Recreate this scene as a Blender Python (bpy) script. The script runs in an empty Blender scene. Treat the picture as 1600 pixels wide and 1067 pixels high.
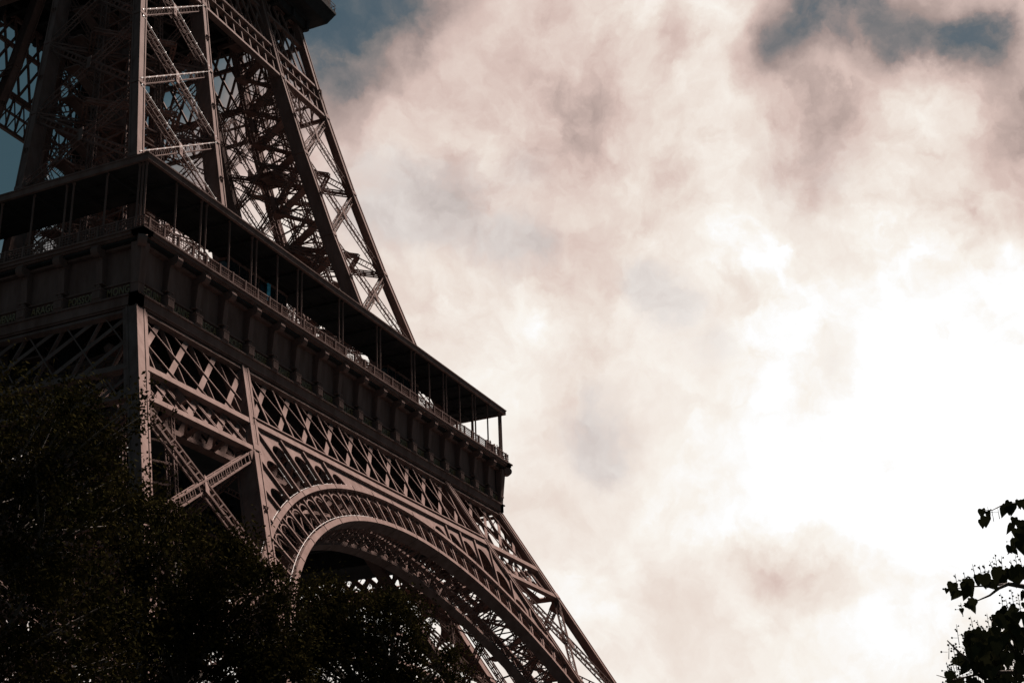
import bpy, math, random
import numpy as np
from mathutils import Vector, Matrix
random.seed(7); rng = np.random.default_rng(7)
R = math.radians
sc = bpy.context.scene
sc.render.engine = 'CYCLES'
col = sc.collection

# ------------------------------------------------------------------ camera
CAM = np.array([-113.902, -100.337, 4.833]); YAW, PITCH, ROLL, FPX = 0.406, 0.399, -0.04, 2186.47
_f = np.array([math.cos(PITCH)*math.cos(YAW), math.cos(PITCH)*math.sin(YAW), math.sin(PITCH)])
_r = np.array([math.sin(YAW), -math.cos(YAW), 0.0]); _u = np.cross(_r, _f)
c_, s_ = math.cos(ROLL), math.sin(ROLL)
_r, _u = c_*_r + s_*_u, c_*_u - s_*_r
cam = bpy.data.cameras.new('camera'); camo = bpy.data.objects.new('camera', cam); col.objects.link(camo)
m = Matrix.Identity(4)
for i in range(3):
    m[i][0] = _r[i]; m[i][1] = _u[i]; m[i][2] = -_f[i]; m[i][3] = CAM[i]
camo.matrix_world = m
cam.sensor_width = 36.0; cam.lens = FPX/1600*36; cam.clip_start = 0.5; cam.clip_end = 5000
sc.camera = camo
sc.view_settings.view_transform = 'Standard'; sc.view_settings.look = 'None'
EXPO = 2.25
sc.view_settings.exposure = EXPO; sc.view_settings.gamma = 1.0

sc.cycles.diffuse_bounces = 1; sc.cycles.max_bounces = 6

# ------------------------------------------------------------------ sky (world)
SUN_AZ, SUN_EL = -10.0, 57.0        # degrees, counter-clockwise from +X
world = bpy.data.worlds.new('World'); sc.world = world; world.use_nodes = True
nt = world.node_tree; nt.nodes.clear()
N = nt.nodes.new; L = nt.links.new
def val(x):
    n = N('ShaderNodeValue'); n.outputs[0].default_value = x; return n.outputs[0]
def mth(op, a, b=None, c=None, clamp=False):
    n = N('ShaderNodeMath'); n.operation = op; n.use_clamp = clamp
    for i, x in enumerate((a, b, c)):
        if x is None: continue
        if isinstance(x, (int, float)): n.inputs[i].default_value = x
        else: L(x, n.inputs[i])
    return n.outputs[0]
def vmth(op, a, b=None, out=0):
    n = N('ShaderNodeVectorMath'); n.operation = op
    for i, x in enumerate((a, b)):
        if x is None: continue
        if isinstance(x, (tuple, list)): n.inputs[i].default_value = x
        elif isinstance(x, (int, float)): n.inputs['Scale'].default_value = x
        else: L(x, n.inputs[i])
    return n.outputs[out]
def mixc(f, a, b):
    n = N('ShaderNodeMix'); n.data_type = 'RGBA'
    if isinstance(f, (int, float)): n.inputs[0].default_value = f
    else: L(f, n.inputs[0])
    for k, x in ((6, a), (7, b)):
        if isinstance(x, tuple): n.inputs[k].default_value = (*x, 1)
        else: L(x, n.inputs[k])
    return n.outputs[2]
def noise(v, scale, detail=6, rough=0.55, dist=0.0, out='Fac', lac=2.0):
    n = N('ShaderNodeTexNoise'); n.inputs['Scale'].default_value = scale; n.inputs['Detail'].default_value = detail
    n.inputs['Roughness'].default_value = rough; n.inputs['Distortion'].default_value = dist; n.inputs['Lacunarity'].default_value = lac
    L(v, n.inputs['Vector']); return n.outputs[out]
def sstep(x, a, b):
    n = N('ShaderNodeMapRange'); n.interpolation_type = 'SMOOTHSTEP'
    L(x, n.inputs[0]); n.inputs[1].default_value = a; n.inputs[2].default_value = b
    return n.outputs[0]
tc = N('ShaderNodeTexCoord'); V = vmth('NORMALIZE', tc.outputs['Generated'])
# warped direction: gives every cloud edge its ragged outline
w1 = vmth('SUBTRACT', noise(V, 5.0, 8, 0.62, out='Color'), (0.5, 0.5, 0.5))
w2 = vmth('SUBTRACT', noise(V, 2.2, 3, 0.5, out='Color'), (0.5, 0.5, 0.5))
w3 = vmth('SUBTRACT', noise(V, 16.0, 7, 0.6, out='Color'), (0.5, 0.5, 0.5))
VW = vmth('NORMALIZE', vmth('ADD', vmth('ADD', vmth('ADD', V, vmth('SCALE', w1, 0.085)), vmth('SCALE', w2, 0.05)), vmth('SCALE', w3, 0.05)))
def dirv(az, el):
    return (math.cos(R(el))*math.cos(R(az)), math.cos(R(el))*math.sin(R(az)), math.sin(R(el)))
def blob(d, sig, v=VW):              # soft lobe of the sky round direction d (sigma in degrees)
    dt = vmth('DOT_PRODUCT', v, d, out=1)
    return mth('EXPONENT', mth('MULTIPLY', mth('SUBTRACT', dt, 1.0), 1/R(sig)**2))
def blobs(lst, v=VW):
    acc = None
    for d, sig, amp in lst:
        b = mth('MULTIPLY', blob(d, sig, v), amp)
        acc = b if acc is None else mth('ADD', acc, b)
    return acc
def pd(x, y):                        # sky direction from bearing measured off the photograph
    d = _f + _r*((x-800)/FPX) - _u*((y-533.5)/FPX)
    return tuple(d/np.linalg.norm(d))
sx = N('ShaderNodeSeparateXYZ'); L(VW, sx.inputs[0])
az = mth('MULTIPLY', mth('ARCTAN2', sx.outputs[1], sx.outputs[0]), 180/math.pi)
el = mth('MULTIPLY', mth('ARCSINE', sx.outputs[2]), 180/math.pi)
fbm = noise(V, 7.5, 9, 0.58, 0.15)
fbm2 = noise(vmth('MULTIPLY', V, (1.0, 1.0, 1.4)), 4.2, 7, 0.55, 0.2)
fine = noise(VW, 14.0, 9, 0.60, 0.15)
fine2 = noise(VW, 32.0, 8, 0.60, 0.15)
# deep blue-grey openings between the clouds, and thin places where some blue shows
gap = blobs([(pd(480, 90), 1.7, 0.9), (pd(545, 20), 1.8, 1.1), (pd(620, -10), 1.5, 1.0), (pd(700, -20), 1.2, 0.6), (pd(540, 200), 1.1, 0.55), (pd(470, 40), 2, .5),
             (pd(1290, -5), 1.5, 1.7), (pd(1370, 15), 1.1, .9), (pd(1430, 62), 1.15, 1.5), (pd(1548, 78), 0.95, 2.4), (pd(1490, 62), .8, .6), (pd(1230, 108), 1.1, 1.15), (pd(1310, 50), 1.1, .8), (pd(1600, 10), 1, .5),
             (pd(60, 120), 5, 1.0)])
gapm = sstep(mth('MULTIPLY', mth('MULTIPLY', gap, 0.62), mth('ADD', -1.6, mth('MULTIPLY', mth('ADD', mth('MULTIPLY', fbm, 0.4), mth('ADD', mth('MULTIPLY', fine, 0.35), mth('MULTIPLY', fine2, 0.25))), 5.2))), -0.05, 1.75)
thin = blobs([(pd(690, 305), 1.3, 0.6), (pd(655, 330), .9, 0.5), (pd(790, 375), 1.1, 0.6), (pd(850, 365), .8, .5), (pd(945, 655), 1.2, 0.75), (pd(920, 680), .8, .4), (pd(1035, 440), 0.8, 0.7), (pd(1000, 410), .7, .4),
              (pd(820, 240), 0.9, 0.35), (pd(1060, 490), 0.7, 0.5), (pd(1130, 535), 0.8, 0.45), (pd(1310, 570), 1.0, 0.35), (pd(575, 280), 1.6, 0.4), (pd(580, 380), 1, .3), (pd(1290, 270), 2.0, .3)])
thinm = mth('MULTIPLY', sstep(mth('MULTIPLY', thin, mth('ADD', -1.1, mth('MULTIPLY', mth('ADD', mth('MULTIPLY', fine, 0.6), mth('MULTIPLY', fine2, 0.4)), 4.4))), 0.08, 0.75), 0.72)
# shade inside the clouds
shade = blobs([(pd(1270, 240), 1.2, 0.12), (pd(1340, 250), 1.1, 0.10), (pd(1300, 300), 1.5, 0.10), (pd(1330, 330), 1.2, 0.10), (pd(1250, 100), 2.0, 0.38), (pd(1590, 290), 1.9, 0.42), (pd(1600, 170), 1.7, 0.40), (pd(1480, 20), 2.6, .36),
               (pd(1230, 868), .9, 0.34), (pd(1300, 888), 1.0, 0.22), (pd(1170, 858), .7, .14), (pd(1080, 905), 1.0, .10), (pd(1390, 905), .8, .08), (pd(900, 150), 2.2, 0.14), (pd(640, 100), 2.4, 0.10), (pd(760, 30), 3, 0.22), (pd(850, 90), 1.6, .12), (pd(1400, 130), 1.5, .15),
               (pd(1120, 590), 1.1, 0.10), (pd(960, 620), 1.6, 0.12), (pd(700, 430), 2.2, 0.08), (pd(1490, 345), .8, 0.25), (pd(1340, 560), 1, .08), (pd(880, 800), 1.6, .06), (pd(1050, 920), 1.5, .07)])
# how bright the veil of cloud is: brightest round the hidden sun, dull to the left and behind
glow = mth('ADD', mth('MULTIPLY', blob(pd(1535, 640), 5.0, VW), 0.23), mth('MULTIPLY', blob(pd(1380, 640), 11, VW), 0.10))
side = sstep(mth('ADD', az, mth('MULTIPLY', mth('SUBTRACT', el, 22.0), 1.0)), 51.0, 38.0)      # 1 right, 0 left
tex = mth('SUBTRACT', mth('ADD', mth('MULTIPLY', fbm, 0.42), mth('ADD', mth('MULTIPLY', fbm2, 0.40), mth('ADD', mth('MULTIPLY', fine, 0.60), mth('MULTIPLY', fine2, 0.34)))), 0.88)
puff = noise(vmth('ADD', VW, (3.1, 1.7, 0.4)), 8.5, 8, 0.56, 0.1); puff2 = noise(vmth('ADD', VW, (0.7, 4.2, 2.4)), 20.0, 7, 0.55, 0.1)
edge = mth('ADD', mth('MULTIPLY', mth('SUBTRACT', sstep(puff, 0.44, 0.56), 0.5), 0.11), mth('MULTIPLY', mth('SUBTRACT', sstep(puff2, 0.42, 0.58), 0.5), 0.07))
tex = mth('ADD', mth('MULTIPLY', tex, 0.85), edge)
front = sstep(vmth('DOT_PRODUCT', V, dirv(17, 22), out=1), 0.80, 0.93)
base = N('ShaderNodeMapRange'); L(el, base.inputs[0]); base.inputs[1].default_value = 15; base.inputs[2].default_value = 34; base.inputs[3].default_value = 0.77; base.inputs[4].default_value = 0.61
lum = mth('ADD', mth('MULTIPLY', mth('MULTIPLY', side, front), base.outputs[0]), glow)
lum = mth('MULTIPLY', lum, mth('MAXIMUM', mth('ADD', mth('SUBTRACT', 1.0, shade), mth('MULTIPLY', tex, mth('ADD', 0.85, mth('MULTIPLY', sstep(el, 17.0, 33.0), 0.80)))), 0.12))
lum = mth('MULTIPLY', lum, mth('SUBTRACT', 1.0, mth('MULTIPLY', thinm, 0.24)))
lum = mth('ADD', mth('MULTIPLY', lum, mth('SUBTRACT', 1.0, mth('MULTIPLY', gapm, 0.86))), 0.075)
cr = N('ShaderNodeValToRGB'); ce = cr.color_ramp.elements
stops = [(0.0, (.30, 1.02, 1.40)), (.10, (.62, 1.03, 1.26)), (.19, (1.02, .99, .98)), (.32, (1.18, .91, .835)), (.55, (1.215, .94, .85)), (.74, (1.12, .98, .885)), (.90, (1.05, .99, .92)), (1.0, (1, 1, 1))]
while len(ce) < len(stops): ce.new(0.5)
for i, (p_, c3) in enumerate(stops): ce[i].position = p_; ce[i].color = (*c3, 1)
L(lum, cr.inputs[0])
tint = mixc(mth('MULTIPLY', thinm, 0.85), cr.outputs[0], (1.03, 1.0, 0.98))
cloud = vmth('SCALE', tint, None); L(lum, cloud.node.inputs['Scale'])
sky = N('ShaderNodeTexSky'); sky.sky_type = 'NISHITA'; sky.sun_disc = False
sky.sun_elevation = R(SUN_EL); sky.sun_rotation = R(90-SUN_AZ)
blue = vmth('SCALE', vmth('MULTIPLY', sky.outputs[0], (0.126, 0.150, 0.155)), 0.17)
skyc = mixc(mth('MULTIPLY', mth('MULTIPLY', gapm, gapm), 0.3), cloud, blue)
bg = N('ShaderNodeBackground'); L(vmth('SCALE', skyc, 10.0/2**EXPO), bg.inputs[0]); bg.inputs[1].default_value = 0.1
wo = N('ShaderNodeOutputWorld'); L(bg.outputs[0], wo.inputs[0])

# ------------------------------------------------------------------ sun (veiled by cloud)
sl = bpy.data.lights.new('sun', 'SUN'); sl.energy = 3.3; sl.angle = R(10); sl.color = (1.0, 0.84, 0.76)
so = bpy.data.objects.new('sun', sl); col.objects.link(so)
so.rotation_euler = Vector(dirv(SUN_AZ, SUN_EL)).to_track_quat('Z', 'Y').to_euler()

# ------------------------------------------------------------------ materials
def material(name):
    mt = bpy.data.materials.new(name); mt.use_nodes = True
    t = mt.node_tree; b = t.nodes['Principled BSDF']; return mt, t, b
def nodes_noise(t, scale, detail=5, rough=0.6, coord='Object', stretch=None):
    tcx = t.nodes.new('ShaderNodeTexCoord'); n = t.nodes.new('ShaderNodeTexNoise')
    n.inputs['Scale'].default_value = scale; n.inputs['Detail'].default_value = detail; n.inputs['Roughness'].default_value = rough
    src = tcx.outputs[coord]
    if stretch:
        mp = t.nodes.new('ShaderNodeMapping'); mp.inputs['Scale'].default_value = stretch; t.links.new(src, mp.inputs[0]); src = mp.outputs[0]
    t.links.new(src, n.inputs['Vector']); return n.outputs['Fac']
def ramp(t, fac, stops):
    r = t.nodes.new('ShaderNodeValToRGB'); e = r.color_ramp.elements
    while len(e) < len(stops): e.new(0.5)
    for i, (p, c) in enumerate(stops): e[i].position = p; e[i].color = (*c, 1)
    t.links.new(fac, r.inputs[0]); return r.outputs[0]
IRON, t, b = material('iron_paint')
f1 = nodes_noise(t, 0.9, 7, 0.65, stretch=(1, 1, 0.25)); cl = ramp(t, f1, [(0.3, (0.090, 0.055, 0.046)), (0.5, (0.126, 0.083, 0.072)), (0.72, (0.165, 0.114, 0.101))])
t.links.new(cl, b.inputs['Base Color']); b.inputs['Roughness'].default_value = 0.85; b.inputs['Specular IOR Level'].default_value = 0.04
bp = t.nodes.new('ShaderNodeBump'); bp.inputs['Strength'].default_value = 0.25; bp.inputs['Distance'].default_value = 0.05
t.links.new(nodes_noise(t, 6.0, 4), bp.inputs['Height']); t.links.new(bp.outputs[0], b.inputs['Normal'])
DECK_SHADED, t, b = material('shaded_deck_steel')  # base colour deepened: shade of undersides and insides is put into it
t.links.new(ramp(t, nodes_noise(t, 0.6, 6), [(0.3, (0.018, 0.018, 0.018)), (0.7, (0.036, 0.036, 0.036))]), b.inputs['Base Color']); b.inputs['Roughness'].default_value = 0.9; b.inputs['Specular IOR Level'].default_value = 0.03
GOLD, t, b = material('gilt_letter_paint')
t.links.new(ramp(t, nodes_noise(t, 5.0, 4), [(0.3, (0.12, 0.085, 0.035)), (0.7, (0.20, 0.145, 0.065))]), b.inputs['Base Color']); b.inputs['Roughness'].default_value = 0.4
LAMP, t, b = material('lamp_glass')
b.inputs['Base Color'].default_value = (0.8, 0.74, 0.7, 1); b.inputs['Roughness'].default_value = 0.15
b.inputs['Emission Color'].default_value = (1, 0.9, 0.82, 1); b.inputs['Emission Strength'].default_value = 0.08
STONE, t, b = material('pier_stone')
t.links.new(ramp(t, nodes_noise(t, 1.2, 7), [(0.3, (0.22, 0.2, 0.17)), (0.7, (0.36, 0.33, 0.29))]), b.inputs['Base Color']); b.inputs['Roughness'].default_value = 0.85
GLASS, t, b = material('dark_glazing')
b.inputs['Base Color'].default_value = (0.015, 0.02, 0.024, 1); b.inputs['Roughness'].default_value = 0.12
BLUE, t, b = material('blue_display')
t.links.new(ramp(t, nodes_noise(t, 2.0, 2), [(0.35, (0.01, 0.07, 0.11)), (0.65, (0.05, 0.26, 0.36))]), b.inputs['Emission Color'])
b.inputs['Base Color'].default_value = (0.02, 0.1, 0.16, 1); b.inputs['Emission Strength'].default_value = 0.025
GRASS, t, b = material('park_grass')
t.links.new(ramp(t, nodes_noise(t, 0.15, 8), [(0.35, (0.003, 0.006, 0.007)), (0.65, (0.006, 0.010, 0.012))]), b.inputs['Base Color']); b.inputs['Roughness'].default_value = 0.9
BARK, t, b = material('bark')
t.links.new(ramp(t, nodes_noise(t, 3.0, 7, stretch=(1, 1, .2)), [(0.3, (0.03, 0.024, 0.018)), (0.7, (0.10, 0.08, 0.06))]), b.inputs['Base Color']); b.inputs['Roughness'].default_value = 0.9
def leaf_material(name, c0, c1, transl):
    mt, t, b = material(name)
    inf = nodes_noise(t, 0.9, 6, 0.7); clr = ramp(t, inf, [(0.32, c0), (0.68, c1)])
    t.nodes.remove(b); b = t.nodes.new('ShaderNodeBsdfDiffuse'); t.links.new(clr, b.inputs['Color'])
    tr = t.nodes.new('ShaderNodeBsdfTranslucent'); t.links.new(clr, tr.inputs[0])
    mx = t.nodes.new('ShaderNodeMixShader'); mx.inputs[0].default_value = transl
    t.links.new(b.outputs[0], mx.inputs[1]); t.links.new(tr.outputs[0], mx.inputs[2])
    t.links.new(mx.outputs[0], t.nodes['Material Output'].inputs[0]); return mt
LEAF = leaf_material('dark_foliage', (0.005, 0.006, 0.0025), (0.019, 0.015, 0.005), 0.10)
LEAF2 = leaf_material('heart_leaf', (0.012, 0.016, 0.008), (0.03, 0.03, 0.014), 0.06)
def flat(name, c, rough=0.7):
    mt, t, b = material(name)
    t.links.new(ramp(t, nodes_noise(t, 9.0, 4), [(0.3, tuple(x*0.8 for x in c)), (0.7, c)]), b.inputs['Base Color']); b.inputs['Roughness'].default_value = rough; return mt
SKIN, HAIR = flat('skin', (0.45, 0.27, 0.2), 0.5), flat('hair', (0.03, 0.02, 0.015))
COATS = [flat('coat_cloth_%s' % n, c) for n, c in (('navy', (0.02, 0.03, 0.06)), ('grey', (0.12, 0.12, 0.13)), ('red', (0.25, 0.03, 0.03)), ('black', (0.015, 0.015, 0.017)))]

# ------------------------------------------------------------------ mesh helpers
def nrm(v): v = np.asarray(v, float); return v/np.linalg.norm(v)
class MB:
    def __init__(s): s.v = []; s.f = []
    def hexa(s, a, b):                      # a, b: two quads (4 points each)
        k = len(s.v); s.v.extend([tuple(x) for x in a]); s.v.extend([tuple(x) for x in b])
        s.f += [(k+3, k+2, k+1, k), (k+4, k+5, k+6, k+7)] + [(k+i, k+(i+1) % 4, k+4+(i+1) % 4, k+4+i) for i in range(4)]
    def box(s, x0, x1, y0, y1, z0, z1):
        q = lambda z: [(x0, y0, z), (x1, y0, z), (x1, y1, z), (x0, y1, z)]
        s.hexa(q(z0), q(z1))
    def bar(s, p, q, w, d, n):              # w across (in the plane normal to n), d along n
        p, q = np.asarray(p, float), np.asarray(q, float); t = nrm(q-p); n = np.asarray(n, float)
        sd = nrm(np.cross(n, t))*w/2; nn = nrm(np.cross(t, sd))*d/2
        c = [-sd-nn, sd-nn, sd+nn, -sd+nn]
        s.hexa([p+x for x in c], [q+x for x in c])
    def shear(s, p, q, hx0, hx1, hy0, hy1): # near-vertical post with a section kept square to the axes
        c = [(hx0, hy0), (hx1, hy0), (hx1, hy1), (hx0, hy1)]
        s.hexa([(p[0]+a, p[1]+b, p[2]) for a, b in c], [(q[0]+a, q[1]+b, q[2]) for a, b in c])
    def truss(s, p, q, W, D, n, pitch, c=0.13, z=0.07, plates=True):
        p, q = np.asarray(p, float), np.asarray(q, float); t = nrm(q-p); n = np.asarray(n, float)
        sd = nrm(np.cross(n, t)); nn = nrm(np.cross(t, sd)); Ln = np.linalg.norm(q-p); k = max(2, int(round(Ln/pitch)))
        for a in (-1, 1):
            for b in (-1, 1):
                o = sd*a*(W/2-c/2)+nn*b*(D/2-c/2); s.bar(p+o, q+o, c, c, nn)
        for i in range(k+1):
            a = p+t*Ln*i/k
            for b in (-1, 1):
                o = nn*b*(D/2-0.02); s.bar(a-sd*(W/2-c), a+sd*(W/2-c), z*1.6, 0.04, nn) if False else s.bar(a+o-sd*(W/2-c), a+o+sd*(W/2-c), z*1.7, 0.04, nn)
            if i < k:
                e = p+t*Ln*(i+1)/k; g = 1 if i % 2 else -1
                for b in (-1, 1):
                    o = sd*b*(W/2-0.02)
                    s.bar(a+o+nn*g*(D/2-c), e+o-nn*g*(D/2-c), z, 0.04, sd)
    def prism(s, pts, ext):                 # closed polygon (3-D points) swept by a vector
        k = len(s.v); n = len(pts); e = np.asarray(ext, float)
        s.v.extend([tuple(x) for x in pts]); s.v.extend([tuple(np.asarray(x, float)+e) for x in pts])
        s.f.append(tuple(range(k+n-1, k-1, -1))); s.f.append(tuple(range(k+n, k+2*n)))
        for i in range(n): j = (i+1) % n; s.f.append((k+i, k+j, k+n+j, k+n+i))
    def cyl(s, p, q, r0, r1=None, n=8):
        r1 = r0 if r1 is None else r1
        p, q = np.asarray(p, float), np.asarray(q, float); t = nrm(q-p); a = nrm(np.cross(t, (0.3, 0.9, 0.2) if abs(t[2]) > .9 else (0, 0, 1))); b = np.cross(t, a)
        k = len(s.v)
        for pt, r in ((p, r0), (q, r1)):
            for i in range(n): th = 2*math.pi*i/n; s.v.append(tuple(pt+a*r*math.cos(th)+b*r*math.sin(th)))
        s.f.append(tuple(range(k+n-1, k-1, -1))); s.f.append(tuple(range(k+n, k+2*n)))
        for i in range(n): j = (i+1) % n; s.f.append((k+i, k+j, k+n+j, k+n+i))
    def ball(s, c, r, n=6, mrows=4):
        k = len(s.v); c = np.asarray(c, float)
        s.v.append(tuple(c+(0, 0, r)))
        for i in range(1, mrows):
            ph = math.pi*i/mrows
            for j in range(n): th = 2*math.pi*j/n; s.v.append(tuple(c+r*np.array([math.sin(ph)*math.cos(th), math.sin(ph)*math.sin(th), math.cos(ph)])))
        s.v.append(tuple(c-(0, 0, r))); e = len(s.v)-1
        for j in range(n): s.f.append((k, k+1+j, k+1+(j+1) % n)); s.f.append((e, e-n+(j+1) % n, e-n+j))
        for i in range(mrows-2):
            for j in range(n): a = k+1+i*n; s.f.append((a+j, a+n+j, a+n+(j+1) % n, a+(j+1) % n))
    def build(s, name, mat, parent=None, smooth=False):
        me = bpy.data.meshes.new(name); me.from_pydata(s.v, [], s.f); me.update()
        me.materials.append(mat)
        if smooth: me.polygons.foreach_set('use_smooth', [True]*len(me.polygons))
        o = bpy.data.objects.new(name, me); col.objects.link(o); o.parent = parent; return o
def tag(o, label=None, cat=None, group=None, kind=None):
    if label: o['label'] = label
    if cat: o['category'] = cat
    if group: o['group'] = group
    if kind: o['kind'] = kind
    return o
def copy_tree(o, parent=None, rz=None):
    c = o.copy(); col.objects.link(c); c.parent = parent
    if rz is not None: c.rotation_euler = (0, 0, rz)
    for ch in list(o.children): copy_tree(ch, c)
    return c
def four(o):                                # a part built on the -y side, repeated on the other three
    return [o] + [copy_tree(o, o.parent, k*math.pi/2) for k in (1, 2, 3)]

# ------------------------------------------------------------------ ground
g = MB(); nseg = 40; GZ = 3.1
gv = [(-2000+100*i, -2000+100*j, GZ) for j in range(nseg+1) for i in range(nseg+1)]
g.v = gv; g.f = [(j*(nseg+1)+i, j*(nseg+1)+i+1, (j+1)*(nseg+1)+i+1, (j+1)*(nseg+1)+i) for j in range(nseg) for i in range(nseg)]
tag(g.build('ground', GRASS), kind='structure')

# ------------------------------------------------------------------ tower profile
def o1(z): return 34.251+0.489*(51.514-z)
W1 = 15.324
def o2(z):
    t = (z-64)/46; return 29.418+(17.179-29.418)*t-0.654*4*t*(1-t)
def w2(z): return 14.525+(10.725-14.525)*(z-64)/46
BAY = 68.9/18
tower = bpy.data.objects.new('iron_tower', None); col.objects.link(tower)
tag(tower, 'huge dark brown wrought iron lattice tower with arches, galleries and tapering legs', 'tower')

def leg_pt(of, wf, a, b, z): return np.array([-(of(z)-a*wf(z)), -(of(z)-b*wf(z)), z])
def build_leg(name, brace_name, of, wf, zs, pw, truss_w, pitch, z_lo, z_hi):
    posts = MB()
    zz = [z_lo]+[z for z in zs if z_lo < z < z_hi]+[z_hi]
    dims = {(0, 0): (1.0, 1.0), (1, 0): (.85, 1.75), (0, 1): (1.75, .85), (1, 1): (1.2, 1.2)}
    for (a, b), (dx, dy) in dims.items():
        dx *= pw; dy *= pw
        # outer faces of the post lie on the leg's face planes
        x0, x1 = (0, dx) if a == 0 else (-dx, 0)
        y0, y1 = (0, dy) if b == 0 else (-dy, 0)
        e = .16*pw
        for z0, z1 in zip(zz[:-1], zz[1:]):
            p, q = leg_pt(of, wf, a, b, z0), leg_pt(of, wf, a, b, z1)
            posts.shear(p, q, x0+.07, x1-.07, y0+.07, y1-.07)
            for ax in (x0, x1-e):
                for ay in (y0, y1-e): posts.shear(p, q, ax, ax+e, ay, ay+e)
            # joint cover plates at every panel point
            c = p+(q-p)*.04
            posts.shear(p, c, x0-.03, x1+.03, y0-.03, y1+.03)
    leg = posts.build(name, IRON, tower); tc, tz = (.085, .035) if of is o2 else (.13, .06)
    # bracing of the four faces
    A = [((0, 0), (1, 0), (0, -1, 0)), ((0, 0), (0, 1), (-1, 0, 0)), ((1, 0), (1, 1), (1, 0, 0)), ((0, 1), (1, 1), (0, 1, 0))]
    for (c0, c1, n) in A:
        for z0, z1 in zip(zs[:-1], zs[1:]):
            m_ = MB(); n = np.array(n, float); ins = -n*.55
            P = lambda c, z: leg_pt(of, wf, c[0], c[1], z)+ins
            def inset(p, q, d=.45):
                t_ = nrm(q-p); return p+t_*d, q-t_*d
            a, b = inset(P(c0, z0), P(c1, z1)); m_.truss(a, b, truss_w, .6, n, pitch, tc, tz)
            a2, b2 = inset(P(c0, z1), P(c1, z0)); m_.truss(a2-n*.02, b2-n*.02, truss_w*.98, .58, n, pitch, tc, tz)
            # gussets at the ends and a plate where the two cross
            for e0, e1 in ((a, b), (b, a), (a2, b2), (b2, a2)):
                t_ = nrm(e1-e0); gl_ = .8 if of is o2 else 1.5; m_.bar(e0+n*.33, e0+t_*gl_+n*.33, truss_w*1.1, .05, n); m_.bar(e0-n*.33, e0+t_*gl_-n*.33, truss_w*1.1, .05, n)
            cx = np.cross  # crossing point
            d1, d2 = b-a, b2-a2; k = np.linalg.lstsq(np.stack([d1, -d2], 1), a2-a, rcond=None)[0]
            ctr = a+d1*k[0]; up = nrm((P(c0, z1)+P(c1, z1)-P(c0, z0)-P(c1, z0)))
            for sgn in (1, -1): m_.bar(ctr-up*.95+n*.34*sgn, ctr+up*.95+n*.34*sgn, truss_w*.7, .05, n)
            if of is o2 and c1 == (1, 1) or (of is o1 and c1 == (1, 1)):
                ma, mb_, mt_, mbm = (P(c0, z0)+P(c0, z1))/2, (P(c1, z0)+P(c1, z1))/2, (P(c0, z1)+P(c1, z1))/2, (P(c0, z0)+P(c1, z0))/2
                for e0, e1 in ((ma, mt_), (mt_, mb_), (mb_, mbm), (mbm, ma)): m_.truss(e0+n*.1, e1+n*.1, .45, .4, n, 1.0, .09, .06)
            m_.build(brace_name, IRON, leg)
    # horizontal frames across the leg at the panel points
    for z in zs[1:-1]:
        m_ = MB(); C = [leg_pt(of, wf, a, b, z) for a, b in ((0, 0), (1, 0), (1, 1), (0, 1))]
        ctr = sum(C)/4; C = [ctr+(c-ctr)*.93 for c in C]
        m_.truss(C[0], C[2], .6, .6, (0, 0, 1), 1.2); m_.truss(C[1], C[3], .58, .58, (0, 0, 1), 1.2)
        for i in range(4):
            a, b = (C[i]+C[(i+1) % 4])/2, (C[(i+1) % 4]+C[(i+2) % 4])/2; m_.truss(a, b, .5, .5, (0, 0, 1), 1.0)
        pl = ctr+np.array([.16, .12, 0])*wf(z)
        h = wf(z)*.15
        m_.box(pl[0]-h, pl[0]+h, pl[1]-h, pl[1]+h, z+.4, z+.6)
        for sx_ in (-1, 1): m_.box(pl[0]+sx_*h-.04, pl[0]+sx_*h+.04, pl[1]-h, pl[1]+h, z+.6, z+1.6)
        m_.build('leg_frame', IRON, leg)
    # lift track and stairs climbing inside
    tr = MB(); ax = lambda z, u, v: leg_pt(of, wf, .5+u, .5+v, z)
    for u, v in ((-.17, -.17), (.17, -.17), (-.17, .17), (.17, .17)):
        for z0, z1 in zip(zz[:-1], zz[1:]): tr.truss(ax(z0, u, v), ax(z1, u, v), .55, .8, (0, 1, 0), .9, .12, .08)
    z = z_lo+.5
    while z < z_hi-1.5:
        tr.bar(ax(z, -.17, -.17), ax(z+.9, .17, -.17), .16, .16, (0, 1, 0)); tr.bar(ax(z, -.17, .17), ax(z+.9, -.17, -.17), .16, .16, (1, 0, 0)); tr.bar(ax(z, .17, .17), ax(z+.9, -.17, .17), .16, .16, (0, 1, 0)); z += 2.2
    tr.build('lift_track', IRON, leg)
    st = MB(); z = z_lo+1; k = 0
    while z < z_hi-2.5:
        s0, s1 = (-.3, .05) if k % 2 else (.05, -.3)
        p, q = ax(z, s0, .3), ax(z+2.3, s1, .3)
        st.bar(p, q, 1.1, .18, nrm(np.cross(np.cross(q-p, (0, 0, 1)), q-p)))
        for dd in (-.55, .55):
            off = np.array([0, dd, 0]); st.bar(p+off+(0, 0, 1), q+off+(0, 0, 1), .06, .06, (0, 0, 1))
            for i in range(6): e = p+(q-p)*i/5+off; st.bar(e, e+(0, 0, 1), .05, .05, (1, 0, 0))
        st.box(q[0]-.8, q[0]+.8, q[1]-.9, q[1]+.9, q[2]-.1, q[2]+.05)
        z += 2.3; k += 1
    st.build('stair', IRON, leg)
    return leg
low = build_leg('lower_leg', 'leg_truss', o1, lambda z: W1, [5.0, 17.0, 29.0, 41.06], 1.08, .8, .95, 4.6, 57.0)
upl = build_leg('upper_leg', 'cross_brace', o2, w2, [60.0, 70.0, 80.5, 91.2, 101.7], 1.0, .72, .85, 57.2, 116.0)
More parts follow.
